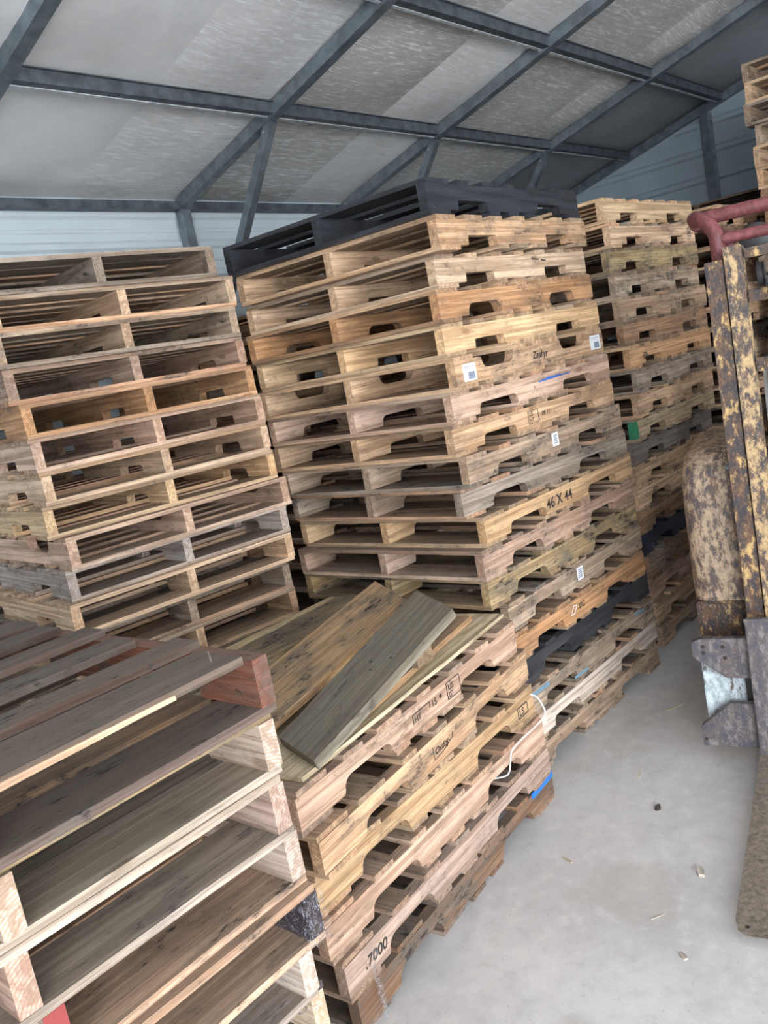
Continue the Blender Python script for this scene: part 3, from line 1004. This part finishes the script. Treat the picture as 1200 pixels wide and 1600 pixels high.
g = skew_board((1.396, 1.66, .812), (1.471, 1.885, .812), (2.228, 1.910, 1.0), (2.095, 1.660, 1.0), .030, (.235, .215, .165, .45), 'wide grey-green plank lying topmost on the low stack', 6)
m = MB()
for (x, y) in ((.36, -.01), (.42, -.05), (.40, .02)):
    m.lathe([(.005, 0), (.005, .001)], (x, y, 0), (0, 0, 1), 8)
m.build('nail_hole', M_BLACKMARK, g)


# ------------------------------------------------------------------ film and strap
def film(name, fn, nu, nv, mat, label):
    v = [fn(i / nu, j / nv) for i in range(nu + 1) for j in range(nv + 1)]
    f = [(i * (nv + 1) + j, i * (nv + 1) + j + 1, (i + 1) * (nv + 1) + j + 1, (i + 1) * (nv + 1) + j) for i in range(nu) for j in range(nv)]
    o = link(name, mesh_from(name, v, f, mat, True))
    return tag(o, label, 'plastic film')


def film_corner(u, v):
    n = mnoise.noise((u * 5, v * 5, 1.3)) * .03
    n2 = mnoise.noise((u * 7, v * 6, 8.1)) * .025
    return (4.02 + .16 * u + n * .6, 1.86 - .03 * u + n2, .66 - .16 * v + n)


film('stretch_film', film_corner, 14, 12, M_FILM, 'crumpled clear stretch film between the two tall stacks')


def film_hang(u, v):
    a = f_st[4]['obj']
    x = 1.40 + .035 * u + .02 * v * (1 - u) + .006 * math.sin(u * 19)
    yy = 1.620 - .005 * math.sin(u * 14 + v * 3) + .006 * v
    return (x, yy, .235 - .22 * v)


film('stretch_film', film_hang, 10, 8, M_FILM, 'torn clear film hanging from the low stack near corner')


def wrap(u, v):
    # wrapped round the end of a stringer of the film-wrapped foreground pallet
    zb = 5 * .132 + .010
    X, Y = 1.024, 1.294
    ang = u * 3
    if ang < 1:
        p = (X - .042 - .0, Y + .16 * (1 - ang), 0)
    elif ang < 2:
        p = (X - .042 + .046 * (ang - 1), Y - .004, 0)
    else:
        p = (X + .004, Y + .16 * (ang - 2), 0)
    n = mnoise.noise((u * 14, v * 7, 2.0)) * .004
    q = (-.006, 0) if ang < 1 else ((0, -.006) if ang < 2 else (.006, 0))
    return (p[0] + q[0] + n, p[1] + q[1] + abs(n) * -1, zb + .108 * v)


wf = film('stretch_film', wrap, 36, 10, M_FILM, 'glossy clear film wrapped round the dark stringer end')
del wf['category']
bpy.context.view_layer.update()
wf.parent = g_st[4]['obj']
wf.matrix_parent_inverse = g_st[4]['obj'].matrix_world.inverted()

st_pts = [(2.545, 1.722, .492), (2.575, 1.715, .470), (2.590, 1.705, .430), (2.585, 1.698, .395), (2.50, 1.692, .388), (2.38, 1.690, .386), (2.32, 1.690, .372), (2.30, 1.690, .335), (2.285, 1.700, .300), (2.25, 1.74, .296)]


def smooth_path(pts, n=6):
    P = [Vector(p) for p in pts]
    out = []
    for i in range(len(P) - 1):
        p0, p1, p2, p3 = P[max(i - 1, 0)], P[i], P[i + 1], P[min(i + 2, len(P) - 1)]
        for k_ in range(n):
            t = k_ / n
            out.append(.5 * ((2 * p1) + (-p0 + p2) * t + (2 * p0 - 5 * p1 + 4 * p2 - p3) * t * t + (-p0 + 3 * p1 - 3 * p2 + p3) * t ** 3))
    out.append(P[-1])
    return out


o = MB().tube(smooth_path(st_pts), .0027, 8).build('strapping_band', M_STRAP, None, True)
tag(o, 'white plastic strap looped over the low stack corner', 'strap')


# ------------------------------------------------------------------ forklift
FA = math.radians(12)
fork_lift = link('forklift', None, None, (3.10, 1.098, 0), (0, 0, -math.pi / 2 + FA))
tag(fork_lift, 'worn yellow forklift with lowered forks at the aisle side', 'forklift')
MIR = .704  # mirror: u -> MIR - u


def fork(u0):
    w = .125
    m = MB()
    # blade outline in plan with rounded tip, then thin wedge; shank
    pts = [(0, 0.03), (0, -.93), (.012, -.972), (.035, -.992), (w - .035, -.992), (w - .012, -.972), (w, -.93), (w, .03)]
    n = len(pts)
    top = lambda d: .078 - .045 * min(1, max(0, -d / .99))
    v = [(x, d, .035) for x, d in pts] + [(x, d, top(d)) for x, d in pts]
    f = [tuple(range(n)), tuple(range(2 * n - 1, n - 1, -1))] + [((i + 1) % n, i, n + i, n + (i + 1) % n) for i in range(n)]
    m.add(v, f)
    o = m.build('fork', M_FORK, fork_lift, False, (u0, 0, 0), (0, 0, 0), .003)
    MB().box(0, w, 0, .032, .05, .62).build('fork_shank', M_STEELPLATE, o, False, (0, 0, 0), (0, 0, 0), .004)
    MB().lathe([(.007, 0), (.007, .001)], (.035, -.955, top(-.955)), (0, 0, 1), 10).build('tip_hole', M_BLACKMARK, o)
    MB().box(-.002, w + .002, -.004, .0, .612, .625).build('top_hook', M_STEELPLATE, o)


fork(0.0)
fork(MIR - .125)


def plate(pts, name, d0, d1):
    full = pts + [(MIR - u, zz) for u, zz in reversed(pts)]
    return MB().prism(full, d0, d1, 'y').build(name, M_STEELPLATE, fork_lift, False, (0, 0, 0), (0, 0, 0), .003)


up_ = plate([(-.168, .535), (-.208, .520), (-.208, .458), (-.092, .374)], 'carriage_plate', .032, .066)
lo_ = plate([(-.092, .267), (-.209, .167), (-.207, .084)], 'carriage_plate', .032, .066)
m = MB()
for (u, zz) in ((-.165, .503), (-.165, .478), (-.092, .503), (-.088, .458)):
    m.lathe([(.008, 0), (.008, .0015)], (u, .0305, zz), (0, 1, 0), 10)
m.build('bolt_hole', M_BLACKMARK, up_)
MB().lathe([(.007, 0), (.007, .0015)], (-.195, .0305, .115), (0, 1, 0), 10).build('bolt_hole', M_BLACKMARK, lo_)
MB().box(-.19, -.022, .095, .115, .115, .50).build('axle_guard', M_ICE, fork_lift, bevel=.004)
MB().box(-.03, .0, .07, .12, .25, .40).build('carriage_side', M_BLACKSTEEL, fork_lift)
MB().box(MIR, MIR + .03, .07, .12, .25, .40).build('carriage_side', M_BLACKSTEEL, fork_lift)


def rail(u0, u1, d0, d1, z0, z1, mat, open_right):
    """C channel"""
    t = .014
    if open_right:
        pts = [(u0, d0), (u1, d0), (u1, d0 + t), (u0 + t, d0 + t), (u0 + t, d1 - t), (u1, d1 - t), (u1, d1), (u0, d1)]
    else:
        pts = [(u1, d0), (u1, d1), (u0, d1), (u0, d1 - t), (u1 - t, d1 - t), (u1 - t, d0 + t), (u0, d0 + t), (u0, d0)]
    return MB().prism(pts, z0, z1, 'z').build('mast_rail', mat, fork_lift, bevel=.002)


rail(.0, .062, .10, .20, .22, 1.935, M_YELLOW, True)
rail(.067, .128, .088, .188, .26, 1.975, M_YELLOW3, True)
rail(MIR - .062, MIR, .10, .20, .22, 1.935, M_YELLOW, False)
rail(MIR - .128, MIR - .067, .088, .188, .26, 1.975, M_YELLOW3, False)
for zz, hh in ((1.925, .035), (1.77, .045), (1.52, .05), (.60, .08)):
    MB().box(.128, MIR - .128, .15, .19, zz, zz + hh).build('mast_crossbar', M_YELLOW, fork_lift, bevel=.003)
MB().lathe([(.035, 0), (.035, 1.45)], (MIR / 2, .15, .3), (0, 0, 1), 20).build('lift_cylinder', M_BLACKSTEEL, fork_lift, True)
for u in (.21, MIR - .21):
    MB().lathe([(.03, -.014), (.05, -.012), (.042, -.006), (.042, .006), (.05, .012), (.03, .014)], (u - .03, .14, 1.86), (1, 0, 0), 20).build('chain_pulley', M_BLACKSTEEL, fork_lift, True)
    ch = MB()
    for i in range(44):
        ch.box(u - .012, u + .012, .095 + .004 * (i % 2), .107, .45 + i * .032, .45 + i * .032 + .026)
    ch.build('lift_chain', M_BLACKSTEEL, fork_lift)

# front fenders, rounded at the top
for mir in (False, True):
    u0, u1 = (-.205, -.004) if not mir else (MIR + .004, MIR + .205)
    prof = [(.20, .632), (.205, 1.06), (.215, 1.13), (.24, 1.185), (.28, 1.215), (.34, 1.232), (.80, 1.24), (.80, 1.18), (.36, 1.17), (.30, 1.15), (.26, 1.08), (.25, .632)]
    m = MB()
    m.v = []
    n = len(prof)
    ins = [0, .014, .04]
    # outline swept across the fender, tightened towards the outer edge so the corner is round
    st = []
    outer = u0 if not mir else u1
    inner = u1 if not mir else u0
    sgn = 1 if inner > outer else -1
    secs = [(outer, .05), (outer + sgn * .012, .022), (outer + sgn * .04, .006), (outer + sgn * .08, 0), (inner, 0)]
    for u, q in secs:
        for (d, zz) in prof:
            st.append((u, d + q, zz - q * (1 if zz > .9 else 0)))
    f = []
    for i in range(len(secs) - 1):
        for k_ in range(n):
            a, b = i * n + k_, i * n + (k_ + 1) % n
            f.append((a, b, b + n, a + n))
    f.append(tuple(range(n)))
    f.append(tuple(range(len(secs) * n - 1, (len(secs) - 1) * n - 1, -1)))
    m.add(st, f)
    m.build('front_fender', M_YELLOW2, fork_lift, True)
    MB().box(u0 + .005, u1, .205, .46, .478, .626).build('fender_block', M_YELLOW, fork_lift, bevel=.006)
    wc = (u0 + u1) / 2
    w_ = MB().lathe([(.12, -.09), (.27, -.095), (.31, -.07), (.315, 0), (.31, .07), (.27, .095), (.12, .09)], (wc, .56, .315), (1, 0, 0), 32).build('wheel', M_RUBBER, fork_lift, True)
    MB().lathe([(.10, -.092), (.13, -.096), (.13, .096), (.10, .092)], (wc, .56, .315), (1, 0, 0), 20).build('wheel_hub', M_YELLOW, w_, True)
    MB().lathe([(.010, 0), (.012, .006), (.006, .012)], (u1 - .012 if not mir else u0 + .012, .196, 1.17), (0, -1, 0), 12).build('fender_bolt', M_STEEL, fork_lift)
# body, cowl, seat and counterweight
MB().prism([(.40, .25), (1.75, .25), (1.75, .62), (1.70, .95), (1.15, .95), (1.05, .68), (.62, .66), (.52, 1.15), (.42, 1.18)], .02, MIR - .02, 'x').build('chassis', M_BLACKSTEEL, fork_lift, bevel=.01)
MB().prism([(1.50, .22), (1.86, .28), (1.90, .70), (1.84, 1.02), (1.50, 1.04)], -.10, MIR + .10, 'x').build('counterweight', M_YELLOW, fork_lift, bevel=.03)
for u in (.0, MIR):
    MB().lathe([(.08, -.07), (.19, -.075), (.22, -.05), (.22, .05), (.19, .075), (.08, .07)], (u, 1.52, .225), (1, 0, 0), 28).build('rear_wheel', M_RUBBER, fork_lift, True)
MB().box(.14, MIR - .14, 1.02, 1.46, .955, 1.07).build('seat', M_RUBBER, fork_lift, bevel=.03)
MB().prism([(1.42, 1.05), (1.50, 1.05), (1.60, 1.50), (1.53, 1.52)], .16, MIR - .16, 'x').build('seat_backrest', M_RUBBER, fork_lift, bevel=.03)
sw = MB()
ring = [(.34 + .17 * math.cos(t), .86 + .09 * math.sin(t), 1.42 - .14 * math.sin(t)) for t in [2 * math.pi * i / 28 for i in range(29)]]
sw.tube(ring, .014, 10)
sw.build('steering_wheel', M_RUBBER, fork_lift, True)
MB().tube([(.34, .86, 1.42), (.34, .70, 1.05)], .022, 12).build('steering_column', M_BLACKSTEEL, fork_lift, True)
MB().prism([(.44, 1.16), (.66, 1.05), (.66, 1.42), (.62, 1.52), (.56, 1.56), (.50, 1.52), (.46, 1.42)], .12, .30, 'x').build('instrument_cowl', M_GREYPLASTIC, fork_lift, bevel=.02)
MB().tube(smooth_path([(.16, .24, .7), (.17, .23, 1.1), (.165, .24, 1.45), (.20, .26, 1.62), (.26, .26, 1.45), (.27, .26, 1.0)]), .011, 8).build('hydraulic_hose', M_RUBBER, fork_lift, True)
# overhead guard of red tube
RT = .027
side = [(.040, .23, .62), (.040, .23, 1.55), (.038, .23, 1.97), (.030, .235, 2.045), (.005, .25, 2.085), (-.025, .28, 2.106), (-.045, .33, 2.112), (-.048, .385, 2.112)]
MB().tube(smooth_path(side), RT, 14).build('guard_tube', M_RED, fork_lift, True)
side2 = [(MIR - u, d, zz) for u, d, zz in side]
MB().tube(smooth_path(side2), RT, 14).build('guard_tube', M_RED, fork_lift, True)
MB().tube([(-.04, .385, 2.112), (MIR + .04, .385, 2.112)], RT * 1.0, 14).build('guard_crossbar', M_RED, fork_lift, True)
MB().tube([(.04, .23, 2.012), (MIR - .04, .23, 2.012)], RT * .80, 14).build('guard_crossbar', M_RED, fork_lift, True)
for u in (-.048, MIR + .048):
    MB().tube(smooth_path([(u, .385, 2.098), (u, 1.30, 2.09), (u, 1.44, 2.02), (u, 1.56, 1.5), (u, 1.66, .95)]), RT, 12).build('guard_tube', M_RED, fork_lift, True)
MB().lathe([(.02, 0), (.05, .01), (.062, .04), (.06, .07), (.045, .075)], (.17, .30, 1.985), (0, -1, 0), 20).build('work_light', M_BLACKSTEEL, fork_lift, True)


# ------------------------------------------------------------------ litter on the floor
def chip(x, y, yaw, l, w, h, col, label, name='wood_splinter', cat='splinter'):
    r = random.Random(int(x * 997 + y * 131))
    pts = [(-l / 2, -w / 2 * r.uniform(.2, .8)), (-l * .1, -w / 2), (l / 2, -w * r.uniform(.05, .4)), (l * .45, w * .3), (0, w / 2), (-l * .46, w * .35)]
    m = MB().prism(pts, 0, h, 'z')
    o = m.build(name, WOOD, None, False, (x, y, .0002), (0, 0, yaw))
    o.color = (*col, .1)
    return tag(o, label, cat, 'litter on the floor')


FLOOR_PTS = []
chip(2.41, 1.09, .5, .050, .024, .010, (.72, .68, .62), 'small pale wood offcut on the floor near the fork tip', 'wood_offcut', 'offcut')
chip(2.02, 1.00, .9, .032, .016, .006, (.60, .56, .50), 'little bark flake lowest on the open floor', 'bark_flake', 'flake')
chip(3.55, 1.62, -.5, .11, .006, .003, (.74, .64, .46), 'long thin straw-coloured splinter beside the black-topped stack')
chip(2.92, 1.52, .3, .05, .008, .004, (.76, .70, .58), 'short white splinter in the middle of the aisle')
chip(2.72, 1.36, 0, .034, .022, .010, (.06, .05, .045), 'dark crumb of dirt in the middle of the aisle', 'dirt_clod', 'dirt')
chip(2.30, 1.52, 1.2, .05, .010, .004, (.62, .54, .42), 'curled shaving close to the low stack')
chip(2.15, 1.13, -.6, .045, .005, .002, (.55, .50, .42), 'hair-thin twig on the concrete left of the fork tip')
